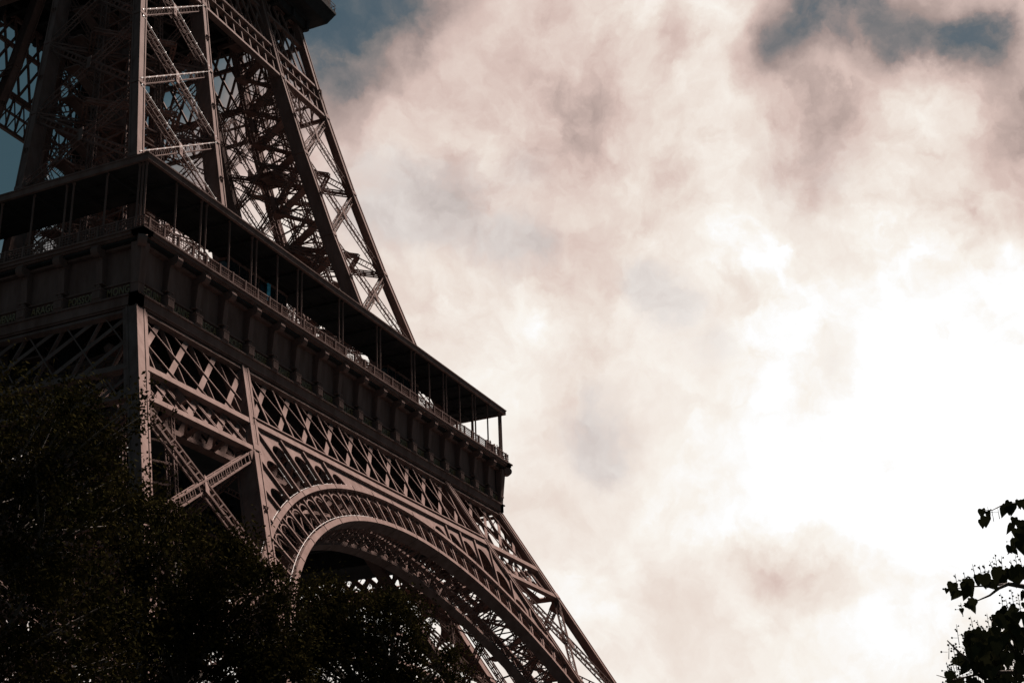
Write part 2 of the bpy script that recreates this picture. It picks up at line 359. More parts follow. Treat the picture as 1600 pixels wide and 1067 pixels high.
# sparkle lamps along the near leg's diagonals
def lampstring(pts, parent, r=.11):
    m_ = MB()
    for p in pts: m_.ball(p, r)
    for p, q in zip(pts[:-1], pts[1:]):
        if np.linalg.norm(p-q) < 3: m_.bar(p, q, .02, .02, (0, 1, 0))
    return m_.build('lamp_string', LAMP, parent)
U = lambda a, z: leg_pt(o2, w2, a, 0, z)+np.array([0, .1, 0])
for z0, z1 in ((70, 80.5), (80.5, 91.2), (91.2, 101.7)):
    for (p, q) in ((U(0, z0), U(1, z1)), (U(0, z1), U(1, z0))):
        lampstring([p+(q-p)*(i+.5)/11+np.array([0, 0, .3]) for i in range(11)], upl, .08)
for a in (0, 1):
    for b in (0, 1):
        piers = MB()
        c = leg_pt(o1, lambda z: W1, a, b, 4.0); piers.hexa([(c[0]-3, c[1]-3, 3.0), (c[0]+3, c[1]-3, 3.0), (c[0]+3, c[1]+3, 3.0), (c[0]-3, c[1]+3, 3.0)], [(c[0]-1.6, c[1]-1.6, 4.8), (c[0]+1.6, c[1]-1.6, 4.8), (c[0]+1.6, c[1]+1.6, 4.8), (c[0]-1.6, c[1]+1.6, 4.8)])
        piers.build('stone_pier', STONE, low)
four(low); ups = four(upl)
# solid casing round the lifts, added so the leg insides go dark
for k in (2, 3):
    sh = MB()
    for z0, z1 in zip(np.arange(57.5, 112, 3.5), np.arange(61, 115.6, 3.5)):
        q_ = lambda z: [tuple(leg_pt(o2, w2, .5+u, .5+v, z)) for u, v in ((.21, .21), (-.21, .21), (-.21, -.21), (.21, -.21))]
        sh.hexa(q_(z0+.06), q_(z1-.06))
        for u, v in ((.22, .22), (-.22, .22), (-.22, -.22), (.22, -.22)): sh.shear(leg_pt(o2, w2, .5+u, .5+v, z0), leg_pt(o2, w2, .5+u, .5+v, z1), -.1, .1, -.1, .1)
    sh.build('dark_lift_fill', DECK_SHADED, ups[k])

# ------------------------------------------------------------------ lattice girder under the first floor (inclined face)
NF = nrm((0, -1, .489))
def F(x, z, off=0.0):                       # point on the -y inclined face; off > 0 goes inside
    return np.array([x, -o1(z), z])-NF*off
gd = MB()
ZM, ZL, ZT = 44.3, 41.2, 51.25
xo = lambda z: o1(z)-1.0
xi = lambda z: o1(z)-W1
def chord(z, x0, x1, w, off=.3, d=.5): gd.bar(F(x0, z, off), F(x1, z, off), w, d, NF)
chord(ZM, -xo(ZM), xo(ZM), .62); chord(50.75, -xo(50.8), xo(50.8), .34, .42)
chord(44.85, -xi(ZM), xi(ZM), .14, .2, .5)
for s in (-1, 1): chord(ZL, s*xo(ZL), s*xi(ZL), .55)
# frame plates along the edge of each leg panel
for s in (-1, 1):
    gd.bar(F(s*(xo(51)-.15), 51, .25), F(s*(xo(41)-.15), 41, .25), .5, .3, NF)
    gd.bar(F(s*(xi(51)+.1), 51, .2), F(s*(xi(41)+.1), 41, .2), .55, .3, NF)
girder = gd.build('lattice_girder', IRON, tower)
lat = MB(); lat2 = {-1: MB(), 1: MB()}
def clipbar(mb, xt, zt, zb, slope, w, off, d, xlo, xhi):
    # member through (xt, zt) going down with dx = slope*dz, kept between xlo(z) and xhi(z)
    pts = [(zt-(zt-zb)*i/60) for i in range(61)]
    ok = [z for z in pts if xlo(z)+.15 < xt+slope*(zt-z) < xhi(z)-.15]
    if len(ok) < 6: return
    z0, z1 = ok[0], ok[-1]
    mb.bar(F(xt+slope*(zt-z0), z0, off), F(xt+slope*(zt-z1), z1, off), w, d, NF)
for k in range(-16, 17):
    x = k*BAY
    for (lo, hi, zb, leg) in ((lambda z: -xo(z), lambda z: -xi(z), ZL, 1), (lambda z: -xi(z), lambda z: xi(z), ZM, 0), (lambda z: xi(z), lambda z: xo(z), ZL, 1)):
        clipbar(lat, x, 51.4, zb, -1.0, .52, .58, .05, lo, hi)           # broad rising straps
        clipbar(lat, x, 51.4, zb, 1.0, .11, .50, .09, lo, hi)            # thin falling members in front
        if not leg: clipbar(lat, x, 51.3, zb, 0.0, .21, .42, .10, lo, hi)
        elif lo(47) < x < hi(47): lat.bar(F(x, 51, .80), F(x, ZM, .80), .10, .34, NF)
        if leg:
            l2 = lat2[-1 if hi(47) < 0 else 1]; clipbar(l2, x-BAY*.5-7.0, 44.1, ZL, -1.0, .38, .62, .05, lo, hi); clipbar(l2, x-BAY*.5, 44.1, ZL, 1.0, .12, .5, .08, lo, hi); clipbar(l2, x-7.0, 44.1, ZL, -1.0, .38, .62, .05, lo, hi); clipbar(l2, x, 44.1, ZL, 1.0, .12, .5, .08, lo, hi)
lat.build('girder_lattice', IRON, girder); [q.build('strip_lattice', IRON, girder) for q in lat2.values()]
# inner girder of the same depth, 4.5 m behind
ig = MB()
for z in (ZM, 50.6): ig.bar(F(-33, z, 4.5), F(33, z, 4.5), .6, .6, NF)
for k in range(-8, 9):
    x = k*BAY
    for s in (-1, 1):
        for h_ in (0, BAY/2): ig.bar(F(x+h_, 50.6, 4.5+.1*s), F(x+h_+s*6.3, ZM, 4.5+.1*s), .62, .12, NF)
    ig.bar(F(x, ZM, .6), F(x, ZM, 4.3), .3, .3, (0, 0, 1)); ig.bar(F(x, ZM, .6), F(x+BAY, ZM, 4.3), .2, .2, (0, 0, 1))
ig.build('inner_girder', IRON, girder)
four(girder)

# ------------------------------------------------------------------ decorative arch
COSF = 1/1.113
RE, RI = 40.2, 36.85
SC = 43.35
def AP(r, th, off=0.0):                     # th from the crown, + to the right; slant coordinates in the face plane
    x = r*math.sin(th); z = SC-(RE-r*math.cos(th))*COSF
    return F(x, z, off)
def rim(mb, r0, r1, off0, off1, th0, n):
    for i in range(n):
        a, b = -th0+2*th0*i/n, -th0+2*th0*(i+1)/n
        q = lambda t: [AP(r0, t, off0), AP(r1, t, off0), AP(r1, t, off1), AP(r0, t, off1)]
        mb.hexa(q(a), q(b))
        if i % 4 == 0: mb.hexa([x for x in [AP(r0-.03, a, off0-.03), AP(r1+.03, a, off0-.03), AP(r1+.03, a, off1), AP(r0-.03, a, off1)]], [AP(r0-.03, a+.0022, off0-.03), AP(r1+.03, a+.0022, off0-.03), AP(r1+.03, a+.0022, off1), AP(r0-.03, a+.0022, off1)])
TE, TI = 0.90, 1.19
am = MB(); rim(am, RE-.46, RE, .1, 1.15, TE, 72); arch = am.build('decorative_arch', IRON, tower)
for args in ((RI-.5, RI, .1, 1.3, TI, 84), (RE-.4, RE, 4.2, 4.8, TE, 60), (RI-.5, RI, 3.9, 4.8, TI, 60)):
    am = MB(); rim(am, *args); am.build('arch_rim', IRON, arch)
tr = MB(); soff = MB(); lamps = []; lamps2 = []; slot_lamps = []
nb = 45; dth = 2*TI/nb
for i in range(nb+1):
    th = -TI+dth*i
    r_hi = RE-.46
    if abs(th) > TE:                        # beyond here the tracery is stopped by the leg
        continue
    tr.bar(AP(RI, th, .45), AP(r_hi, th, .45), .17, .2, nrm(AP(RI, th+.02)-AP(RI, th-.02)) if False else NF)
    soff.bar(AP(RI-.1, th, .9), AP(RI-.1, th, 4.3), .14, .14, (0, 0, 1)); soff.bar(AP(RI-.1, th, .9), AP(RI-.1, th+dth, 4.3), .12, .12, (0, 0, 1)); soff.bar(AP(RI-.1, th+dth, .9), AP(RI-.1, th, 4.3), .12, .12, (0, 0, 1))
    soff.bar(AP(RE-.2, th, .9), AP(RE-.2, th, 4.3), .14, .14, (0, 0, 1)); soff.bar(AP(RI, th, 4.5), AP(RE-.4, th+dth, 4.5), .16, .16, NF); soff.bar(AP(RI, th+dth, 4.5), AP(RE-.4, th, 4.5), .16, .16, NF)
    for e in (.25, .75): lamps.append(AP(RE+.1, th+dth*e, .25)); lamps2.append(AP(RI+.18, th+dth*e, .30))
    # little round-headed arch in each bay with plates in its spandrels
    mid = th+dth/2; ha = dth*.40; rc = RE-1.45
    arc = [AP(rc+.62*math.sin(u)*1.0, mid-ha*math.cos(u), .5) for u in np.linspace(0, math.pi, 9)]
    for p, q in zip(arc[:-1], arc[1:]): tr.bar(p, q, .11, .12, NF)
    for e in (-1, 1): tr.bar(AP(rc, mid+e*ha, .5), AP(RI+.3, mid+e*ha*.9, .5), .05, .08, NF)
    for e in (-1, 1):
        tr.prism([AP(rc+.15, mid+e*ha*1.04, .46), AP(rc+.46, mid+e*ha*.88, .46), AP(rc+.56, mid+e*dth*.49, .46), AP(rc+.1, mid+e*dth*.49, .46)], -NF*.1)
    tr.bar(AP(rc+.66, mid, .5), AP(r_hi, mid, .5), .09, .2, NF)
    tr.ball(AP(RI+.30, mid, .5), .10)
tr.build('arch_tracery', IRON, arch); soff.build('arch_soffit', IRON, arch)
# spandrel: plate with radial round-headed openings
sp = MB()
def r_chord(th):                            # radius at which the ray meets the girder chord or the leg
    a = (RE-(SC-44.05)/COSF)/math.cos(th)
    # leg edge: x = xi(z): solve
    s, c = abs(math.sin(th)), math.cos(th)
    # r*s = o1(z)-W1 ; z = SC-(RE-r c)COSF
    k0 = 34.251+.489*(51.514-SC+RE*COSF)-W1
    bq = k0/(s+.489*c*COSF) if s > 1e-6 else 1e9
    return min(a, bq)+.06
pit = .0735; th_s = .215; nsl = 9
for sgn in (-1, 1):
    # solid wedge between crown and the first opening
    ths = np.linspace(0.0, th_s, 16)
    for a, b in zip(ths[:-1], ths[1:]):
        sp.hexa([AP(RE-.02, sgn*a, .30), AP(r_chord(a), sgn*a, .30), AP(r_chord(a), sgn*a, .42), AP(RE-.02, sgn*a, .42)], [AP(RE-.02, sgn*b, .30), AP(r_chord(b), sgn*b, .30), AP(r_chord(b), sgn*b, .42), AP(RE-.02, sgn*b, .42)])
    for j in range(nsl):
        t0, t1 = th_s+pit*j, th_s+pit*(j+1)
        bw = .0026
        us = np.linspace(t0, t1, 25)
        def inner(t):                       # where the opening stops
            u = (t-(t0+t1)/2)/((t1-t0)/2-bw)
            if abs(u) >= 1: return RE-.02
            rt = min(r_chord(x) for x in np.linspace(t0, t1, 7))-.55
            rad = (t1-t0)/2*RE*1.35
            return max(RE-.02, rt-rad*(1-math.sqrt(1-u*u)))
        if r_chord(t1) <= RE+.25: break
        for a, b in zip(us[:-1], us[1:]):
            ra, rb = inner((a+b)/2), inner((a+b)/2)
            ra, rb = inner(a), inner(b)
            ca, cb = r_chord(a), r_chord(b)
            if ca < RE or cb < RE: continue
            sp.hexa([AP(min(ra, ca), sgn*a, .30), AP(ca, sgn*a, .30), AP(ca, sgn*a, .42), AP(min(ra, ca), sgn*a, .42)], [AP(min(rb, cb), sgn*b, .30), AP(cb, sgn*b, .30), AP(cb, sgn*b, .42), AP(min(rb, cb), sgn*b, .42)])
        sp.bar(AP(RE, sgn*t1, .34), AP(r_chord(t1)-.3, sgn*t1, .34), .2, .5, NF)
        n_l = int((r_chord(t1)-RE)/1.1)
        if n_l > 1: slot_lamps.append([AP(RE+.7+q*1.1, sgn*(t1+.008), .35) for q in range(n_l)])
sp.build('arch_spandrel', IRON, arch)
for ls_ in [lamps, lamps2]+slot_lamps: lampstring(ls_, arch, .055)
four(arch)

# ------------------------------------------------------------------ frieze with consoles and names
fz = MB()
fz.box(-34.0, 34.0, -34.0, -33.6, 52.0, 56.8)
fz.box(-34.55, 34.55, -34.55, -33.7, 51.12, 51.9); fz.box(-34.7, 34.7, -34.7, -33.8, 51.9, 52.05); fz.box(-34.42, 34.42, -34.42, -33.7, 50.98, 51.12)
fz.box(-34.2, 34.2, -34.2, -33.9, 53.25, 53.42); fz.box(-34.15, 34.15, -34.15, -33.9, 52.05, 52.25)
fz.box(-34.5, 34.5, -34.5, -33.9, 56.3, 56.8)
fz.hexa([(-34.5, -34.5, 52.05), (-33.8, -34.5, 52.05), (-33.8, -33.8, 52.05), (-34.5, -33.8, 52.05)], [(-34.85, -34.85, 56.4), (-33.8, -34.85, 56.4), (-33.8, -33.8, 56.4), (-34.85, -33.8, 56.4)])
fz.cyl((-35.25, -34.75, 56.25), (-34.75, -35.25, 56.25), .5, n=14); fz.box(-34.62, -33.9, -34.62, -33.9, 52.9, 53.1)
frieze = fz.build('frieze', IRON, tower)
def console():
    c = MB()
    c.box(-.46, .46, -34.72, -33.9, 52.05, 53.0); c.box(-.40, .40, -34.8, -34.72, 52.2, 52.85); c.box(-.5, .5, -34.78, -33.9, 52.92, 53.08)
    c.ball((0, -34.5, 53.3), .24, 8, 6)
    c.box(-.42, .42, -34.66, -33.9, 53.5, 53.68)
    c.hexa([(-.30, -34.52, 53.68), (.30, -34.52, 53.68), (.30, -33.9, 53.68), (-.30, -33.9, 53.68)], [(-.33, -34.72, 55.6), (.33, -34.72, 55.6), (.33, -33.9, 55.6), (-.33, -33.9, 55.6)])
    c.hexa([(-.25, -34.60, 55.6), (.25, -34.60, 55.6), (.25, -33.9, 55.6), (-.25, -33.9, 55.6)], [(-.28, -35.1, 56.4), (.28, -35.1, 56.4), (.28, -33.9, 56.4), (-.28, -33.9, 56.4)])
    c.cyl((-.34, -34.98, 56.25), (.34, -34.98, 56.25), .5, n=14); c.cyl((-.38, -34.98, 56.25), (.38, -34.98, 56.25), .22, n=10)
    return c
NAMES = ['SEGUIN', 'LALANDE', 'TRESCA', 'PONCELET', 'BRESSE', 'LAGRANGE', 'BELANGER', 'CUVIER', 'LAPLACE', 'DULONG', 'CHASLES', 'LAVOISIER', 'AMPERE', 'CHEVREUL', 'FLACHAT', 'NAVIER', 'LEGENDRE', 'CHAPTAL']
NAMES_L = {17: 'MONGE', 16: 'POISSON', 15: 'ARAGO', 14: 'THENARD', 13: 'COMBES', 12: 'HAUY'}
cons0 = console().build('console', IRON, frieze)
for k in range(1, 18):
    o = cons0 if k == 1 else copy_tree(cons0, frieze)
    o.location = (-34.47+BAY*k, 0, 0)
fr = four(frieze)
def letters(txt, parent, k):
    cu = bpy.data.curves.new('name', 'FONT'); cu.body = txt; cu.size = .92; cu.align_x = 'CENTER'; cu.extrude = .03; cu.space_character = 1.05; cu.offset = .012
    o = bpy.data.objects.new('tmp', cu); col.objects.link(o)
    dg = bpy.context.evaluated_depsgraph_get(); me = bpy.data.meshes.new_from_object(o.evaluated_get(dg))
    bpy.data.objects.remove(o)
    me.materials.clear(); me.materials.append(GOLD)
    w = max(v.co.x for v in me.vertices)-min(v.co.x for v in me.vertices); s = min(1.0, 2.6/w)
    ob = bpy.data.objects.new('name_lettering', me); col.objects.link(ob); ob.parent = parent
    ob.rotation_euler = (math.pi/2, 0, 0); ob.scale = (s, 1, 1)
    ob.location = (-34.47+BAY*(k+.5), -34.16, 52.42)
for k, n_ in enumerate(NAMES): letters(n_, fr[0], k)
for k, n_ in NAMES_L.items(): letters(n_, fr[3], k)      # fr[3]: rotated by 270 degrees = the -x side

# ------------------------------------------------------------------ first floor: deck, gallery, canopy
dk = MB()
for s in range(4):
    c, sn = [(1, 0), (0, 1), (-1, 0), (0, -1)][s]
    rot = lambda x, y: (x*c-y*sn, x*sn+y*c)
    q = lambda z: [(*rot(-35.0, -35.0), z), (*rot(35.0, -35.0), z), (*rot(13, -13), z), (*rot(-13, -13), z)]
    dk.hexa(q(56.5), q(56.8))
    for y in np.arange(-33, -13, 3.3):
        p, e = rot(y+.3, y), rot(-y-.3, y); dk.bar((*p, 55.6), (*e, 55.6), .35, 1.7, (0, 0, 1))
    for x in np.arange(-12, 13, 4.0):
        p, e = rot(x, -33), rot(x, -13.5); dk.bar((*p, 55.4), (*e, 55.4), .3, 2.0, (0, 0, 1))
dk.build('first_floor_deck', DECK_SHADED, tower)
# deep lattice trusses carrying the deck
dt = MB()
for a in (-14.0, -22.0, 14.0, 22.0):
    for ax in (0, 1):
        P_ = lambda u, z: (u, a, z) if ax == 0 else (a, u, z)
        nn = (0, 1, 0) if ax == 0 else (1, 0, 0)
        for z in (46.3, 51.0, 55.2): dt.bar(P_(-30, z), P_(30, z), .5, .5, nn)
        for u in np.arange(-30, 28, 2.4):
            dt.bar(P_(u, 46.4), P_(u+4.8, 55.2), .5, .16, nn); dt.bar(P_(u+4.8, 46.4), P_(u, 55.2), .5, .12, nn)
dt.build('deck_truss', DECK_SHADED, tower)
rm = MB(); rm.box(-25, 25, -31, -25.2, 44.8, 55.4)  # solid boxes added under the deck to shut out sky behind the arch
for x in np.arange(-25, 25.1, 2.0): rm.box(x-.07, x+.07, -31.08, -31.0, 44.8, 55.4)
for z in (44.6, 50.4, 55.4): rm.box(-25.1, 25.1, -31.12, -25.1, z, z+.18)
four(rm.build('sky_block_box', DECK_SHADED, tower))
gl = MB()
gl.box(-35.4, 35.4, -35.4, -34.2, 56.82, 57.28); gl.box(-35.55, 35.55, -35.55, -34.2, 57.08, 57.24); gl.box(-35.2, 35.2, -35.2, -34.2, 56.7, 56.82)
gal = gl.build('gallery', IRON, tower)
bl = MB(); Y = -35.15
bl.box(-35.2, 35.2, Y-.05, Y+.05, 58.32, 58.42)
for z in (57.42, 57.66, 57.9, 58.14): bl.box(-35.2, 35.2, Y-.02, Y+.02, z, z+.05)
for x in np.arange(-35.1, 35.11, .30): bl.box(x-.022, x+.022, Y-.022, Y+.022, 57.28, 58.32)
for k in range(0, 37): x = -34.47+BAY*.5*k; bl.box(x-.09, x+.09, Y-.09, Y+.09, 57.28, 58.46)
bl.build('balustrade', IRON, gal)
def gpost(x):
    c = MB(); c.cyl((x, -34.6, 57.28), (x, -34.6, 63.6), .095, .09, 8); c.cyl((x, -34.6, 57.28), (x, -34.6, 58.3), .12, .12, 8); c.cyl((x, -34.6, 63.35), (x, -34.6, 63.6), .1, .16, 8)
    return c
p0 = None
xs = []
for j in range(-4, 4):
    x = BAY*(2*j+1); xs += [x-.36, x+.36]
xs += [s*BAY*2*j for s in (-1, 1) for j in (2, 3, 4)]+[-34.6, 33.9, 34.25]
for x in xs:
    if p0 is None: p0 = gpost(0).build('gallery_post', IRON, gal); o = p0
    else: o = copy_tree(p0, gal)
    o.location = (x, 0, 0)
four(gal)
cn = MB()
q = lambda a, z: [(-35.0, -35.0, z), (35.0, -35.0, z), (29.5, -29.5, z), (-29.5, -29.5, z)]
cn.hexa([(-35.08, -35.08, 63.58), (35.08, -35.08, 63.58), (34.8, -34.8, 63.58), (-34.8, -34.8, 63.58)], [(-35.08, -35.08, 64.08), (35.08, -35.08, 64.08), (34.8, -34.8, 64.08), (-34.8, -34.8, 64.08)])
cn.hexa([(-35.16, -35.16, 64.08), (35.16, -35.16, 64.08), (34.6, -34.6, 64.08), (-34.6, -34.6, 64.08)], [(-35.16, -35.16, 64.2), (35.16, -35.16, 64.2), (34.6, -34.6, 64.2), (-34.6, -34.6, 64.2)])
canopy = cn.build('gallery_canopy', IRON, tower)
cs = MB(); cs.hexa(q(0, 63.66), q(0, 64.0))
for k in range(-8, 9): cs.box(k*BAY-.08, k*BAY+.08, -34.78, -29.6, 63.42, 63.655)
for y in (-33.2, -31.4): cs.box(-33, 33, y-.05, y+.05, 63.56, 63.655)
cs.build('canopy_soffit', DECK_SHADED, canopy); four(canopy)  # underside split off in the darker steel, its shade set by colour
# glazed pavilions standing behind the gallery
def pavilion(x0, x1, y0, y1, h, nm):
    b_ = MB(); b_.box(x0, x1, y0, y1, 56.8, h); o = b_.build('pavilion', GLASS, tower)
    fr_ = MB()
    for x in np.arange(x0, x1+.01, (x1-x0)/max(1, round((x1-x0)/1.6))): fr_.box(x-.05, x+.05, y0-.06, y0, 56.8, h)
    fr_.box(x0-.1, x1+.1, y0-.1, y1+.1, h, h+.25); fr_.box(x0, x1, y0-.07, y0-.002, 59.4, 59.5)
    fr_.build('pavilion_frame', IRON, o); return o
pavilion(-17.3, -7.6, -30.6, -24, 63.3, 'a'); pavilion(13.4, 20.6, -30.4, -24, 63.3, 'b')

# ------------------------------------------------------------------ belt girder and second floor
bg_ = MB()
NB = nrm((0, -1, .27))
G = lambda x, z, off=0: np.array([x, -o2(z), z])-NB*off
for z, w in ((101.75, .36), (105.95, .34), (104.0, .10)): bg_.bar(G(-o2(z)+.4, z, .4), G(o2(z)-.4, z, .4), w, .7, NB)
nbt = 22; x_ = np.linspace(-18.3, 18.3, nbt+1)
for a in x_: bg_.bar(G(a, 101.9, .35), G(a, 105.8, .35), .19, .25, NB)
for a, b_ in zip(x_[:-1], x_[1:]):
    bg_.bar(G(a, 101.9, .55), G(b_, 105.8, .55), .13, .13, NB); bg_.bar(G(b_, 101.9, .7), G(a, 105.8, .7), .13, .13, NB)
belt = bg_.build('belt_girder', IRON, tower)
bz = MB()
for z in (106.2, 112.0, 115.5): bz.bar(G(-o2(z)+.4, z, .6), G(o2(z)-.4, z, .6), .5, .5, NB)
for a in np.linspace(-16, 16, 17):
    for s in (-1, 1):
        if abs(a+s*4) < 17.5: bz.bar(G(a, 106.3, .7+.1*s), G(a+s*4, 115.4, .7+.1*s), .3, .2, NB)
bz.build('neck_lattice', IRON, belt)
four(belt)
sp2 = MB()
def ring(c0, z0, c1, z1): sp2.hexa([(-c0, -c0, z0), (c0, -c0, z0), (c0, c0, z0), (-c0, c0, z0)], [(-c1, -c1, z1), (c1, -c1, z1), (c1, c1, z1), (-c1, c1, z1)])
ring(17.0, 115.9, 17.0, 116.35); ring(18.6, 116.36, 19.4, 118.0); ring(19.45, 118.01, 19.45, 118.35); ring(18.9, 118.36, 18.9, 122.5); ring(19.3, 122.51, 19.3, 122.9)
for k in range(-5, 6):
    sp2.box(k*3.3-.25, k*3.3+.25, -17, 17, 114.6, 115.88); sp2.box(-17, 17, k*3.3-.22, k*3.3+.22, 114.75, 115.87)
second = sp2.build('second_platform', DECK_SHADED, tower)
rl = MB()
for s in (-1, 1):
    for z in (119.0, 119.45): rl.box(-19.4, 19.4, s*19.38-.03, s*19.38+.03, z, z+.06); rl.box(s*19.38-.03, s*19.38+.03, -19.3, 19.3, z+.001, z+.059)
    for x in np.arange(-19.2, 19.3, .8): rl.box(x-.03, x+.03, s*19.38-.03, s*19.38+.03, 118.35, 119.0); rl.box(s*19.38-.029, s*19.38+.029, x-.03, x+.03, 118.35, 119.0)
rl.build('balustrade', IRON, second)

# ------------------------------------------------------------------ blue display under the canopy
d_ = MB(); d_.box(-.2, .2, -.06, .06, -.8, .8)
for z in (-.86, .8): d_.box(-.24, .24, -.08, .08, z, z+.06)
o = d_.build('display_screen', BLUE); o.location = (-11.2, -30.95, 62.3)
tag(o, 'narrow glowing blue screen hanging under the dark canopy of the gallery', 'screen')

# ------------------------------------------------------------------ visitors at the balustrade
def person_mesh(pose, coat):
    V_, E_, Rd = [], [], []
    def add(p, r, par=None):
        V_.append(p); Rd.append(r); i = len(V_)-1
        if par is not None: E_.append((par, i))
        return i
    pel = add((0, 0, .95), .15); wst = add((0, .01, 1.1), .14, pel); ch = add((0, 0, 1.3), .165, wst); nk0 = add((0, 0, 1.45), .085, ch); nk = add((0, -.01, 1.53), .055, nk0)
    h1 = add((0, -.02, 1.60), .075, nk); h2 = add((0, -.02, 1.68), .092, h1); add((0, 0, 1.75), .07, h2)
    for s in (-1, 1):
        hp = add((s*.09, 0, .88), .1, pel); kn = add((s*.1, -.02, .48), .065, hp); an = add((s*.1, .02, .09), .045, kn); add((s*.11, -.13, .04), .04, an)
        sh = add((s*.2, 0, 1.41), .07, nk0)
        if pose == 0: el_, wr = (s*.29, -.12, 1.2), (s*.2, -.38, 1.2)
        else: el_, wr = (s*.27, -.2, 1.22), (s*.08, -.36, 1.48)
        e_ = add(el_, .045, sh); w_ = add(wr, .03, e_); pm = (np.array(wr)+nrm(np.array(wr)-np.array(el_))*.08); pa = add(tuple(pm), .035, w_)
        fd = nrm(np.array(wr)-np.array(el_)); sdv = nrm(np.cross(fd, (0, 0, 1)))
        for kf in range(4):
            b0 = pm+fd*.03+sdv*(kf-1.5)*.022; f1_ = add(tuple(b0+fd*.03), .009, pa); add(tuple(b0+fd*(.065+.01*(kf in (1, 2)))+np.array([0, 0, -.02])), .008, f1_)
        t1_ = add(tuple(pm-fd*.03-sdv*s*.04), .01, pa); add(tuple(pm+fd*.0-sdv*s*.06), .009, t1_)
    me = bpy.data.meshes.new('person'); me.from_pydata(V_, E_, []); me.update()
    ob = bpy.data.objects.new('person', me); col.objects.link(ob)
    md = ob.modifiers.new('skin', 'SKIN'); 
    for i, r in enumerate(Rd): me.skin_vertices[0].data[i].radius = (r, r)
    me.skin_vertices[0].data[0].use_root = True
    sb = ob.modifiers.new('sub', 'SUBSURF'); sb.levels = 1; sb.render_levels = 1
    dg = bpy.context.evaluated_depsgraph_get(); nm_ = bpy.data.meshes.new_from_object(ob.evaluated_get(dg)); ob.modifiers.clear(); ob.data = nm_
    nm_.materials.clear()
    for mt in (coat, SKIN): nm_.materials.append(mt)
    for p in nm_.polygons:
        c = p.center; p.use_smooth = True
        p.material_index = 1 if (c.z > 1.50 or (c.y < -.37 and c.z > 1.0)) else 0
    hb = MB(); hb.ball((0, .015, 1.70), .112, 10, 8)
    hb.v = [(x, y, max(z, 1.66+.5*max(0, -y-.03))) for x, y, z in hb.v]
    hb.build('hair', HAIR, ob, True)
    fb = MB(); fb.ball((0, -.112, 1.665), .018); [fb.ball((s*.035, -.098, 1.695), .013) for s in (-1, 1)]; [fb.ball((s*.092, 0, 1.67), .025) for s in (-1, 1)]; fb.box(-.025, .025, -.105, -.09, 1.618, 1.626)
    fb.build('face', SKIN, ob, True)
    return ob
vis = [(33.2, 0, 'visitor leaning on the gallery balustrade nearest its far right corner'), (32.1, 1, 'visitor with raised hands at the balustrade, second from the far right corner'),
       (31.0, 0, 'visitor leaning on the balustrade, third from the far right corner'), (30.2, 1, 'visitor with raised hands beside the last post pair before the corner')]
for i, (x, pose, lb) in enumerate(vis):
    o = person_mesh(pose, COATS[i % 4]); o.location = (x, -34.72, 57.25); o.rotation_euler = (0, 0, random.uniform(-.3, .3))
    tag(o, lb, 'person', 'visitors on the gallery')

# ------------------------------------------------------------------ trees
def leaf_object(name, P, T, S, mat, parent, shape):
    # P centres (n,3), T frames (n,3,3) rows: along, across, normal ; S sizes ; shape (k,3) outline with bend
    n = len(P); k = len(shape); sh = np.asarray(shape)
    vv = P[:, None, :]+S[:, None, None]*(sh[None, :, 0:1]*T[:, 0][:, None, :]+sh[None, :, 1:2]*T[:, 1][:, None, :]+sh[None, :, 2:3]*T[:, 2][:, None, :])
    vv = vv.reshape(-1, 3); me = bpy.data.meshes.new(name)
    me.vertices.add(n*k); me.vertices.foreach_set('co', vv.ravel())
    me.loops.add(n*k); me.loops.foreach_set('vertex_index', np.arange(n*k, dtype=np.int32))
    me.polygons.add(n); me.polygons.foreach_set('loop_start', np.arange(0, n*k, k, dtype=np.int32)); me.polygons.foreach_set('loop_total', np.full(n, k, dtype=np.int32))
    me.update(calc_edges=True); me.materials.append(mat)
    o = bpy.data.objects.new(name, me); col.objects.link(o); o.parent = parent; return o
def frames(n, droop=0.0):
    a = rng.normal(size=(n, 3)); a[:, 2] -= droop; a /= np.linalg.norm(a, axis=1)[:, None]
    b = rng.normal(size=(n, 3)); c = np.cross(a, b); c /= np.linalg.norm(c, axis=1)[:, None]; b = np.cross(c, a)
    return np.stack([a, b, c], 1)
DIAM = [(-.5, 0, 0), (-.1, .3, .05), (.5, 0, -.04), (-.1, -.3, .05)]
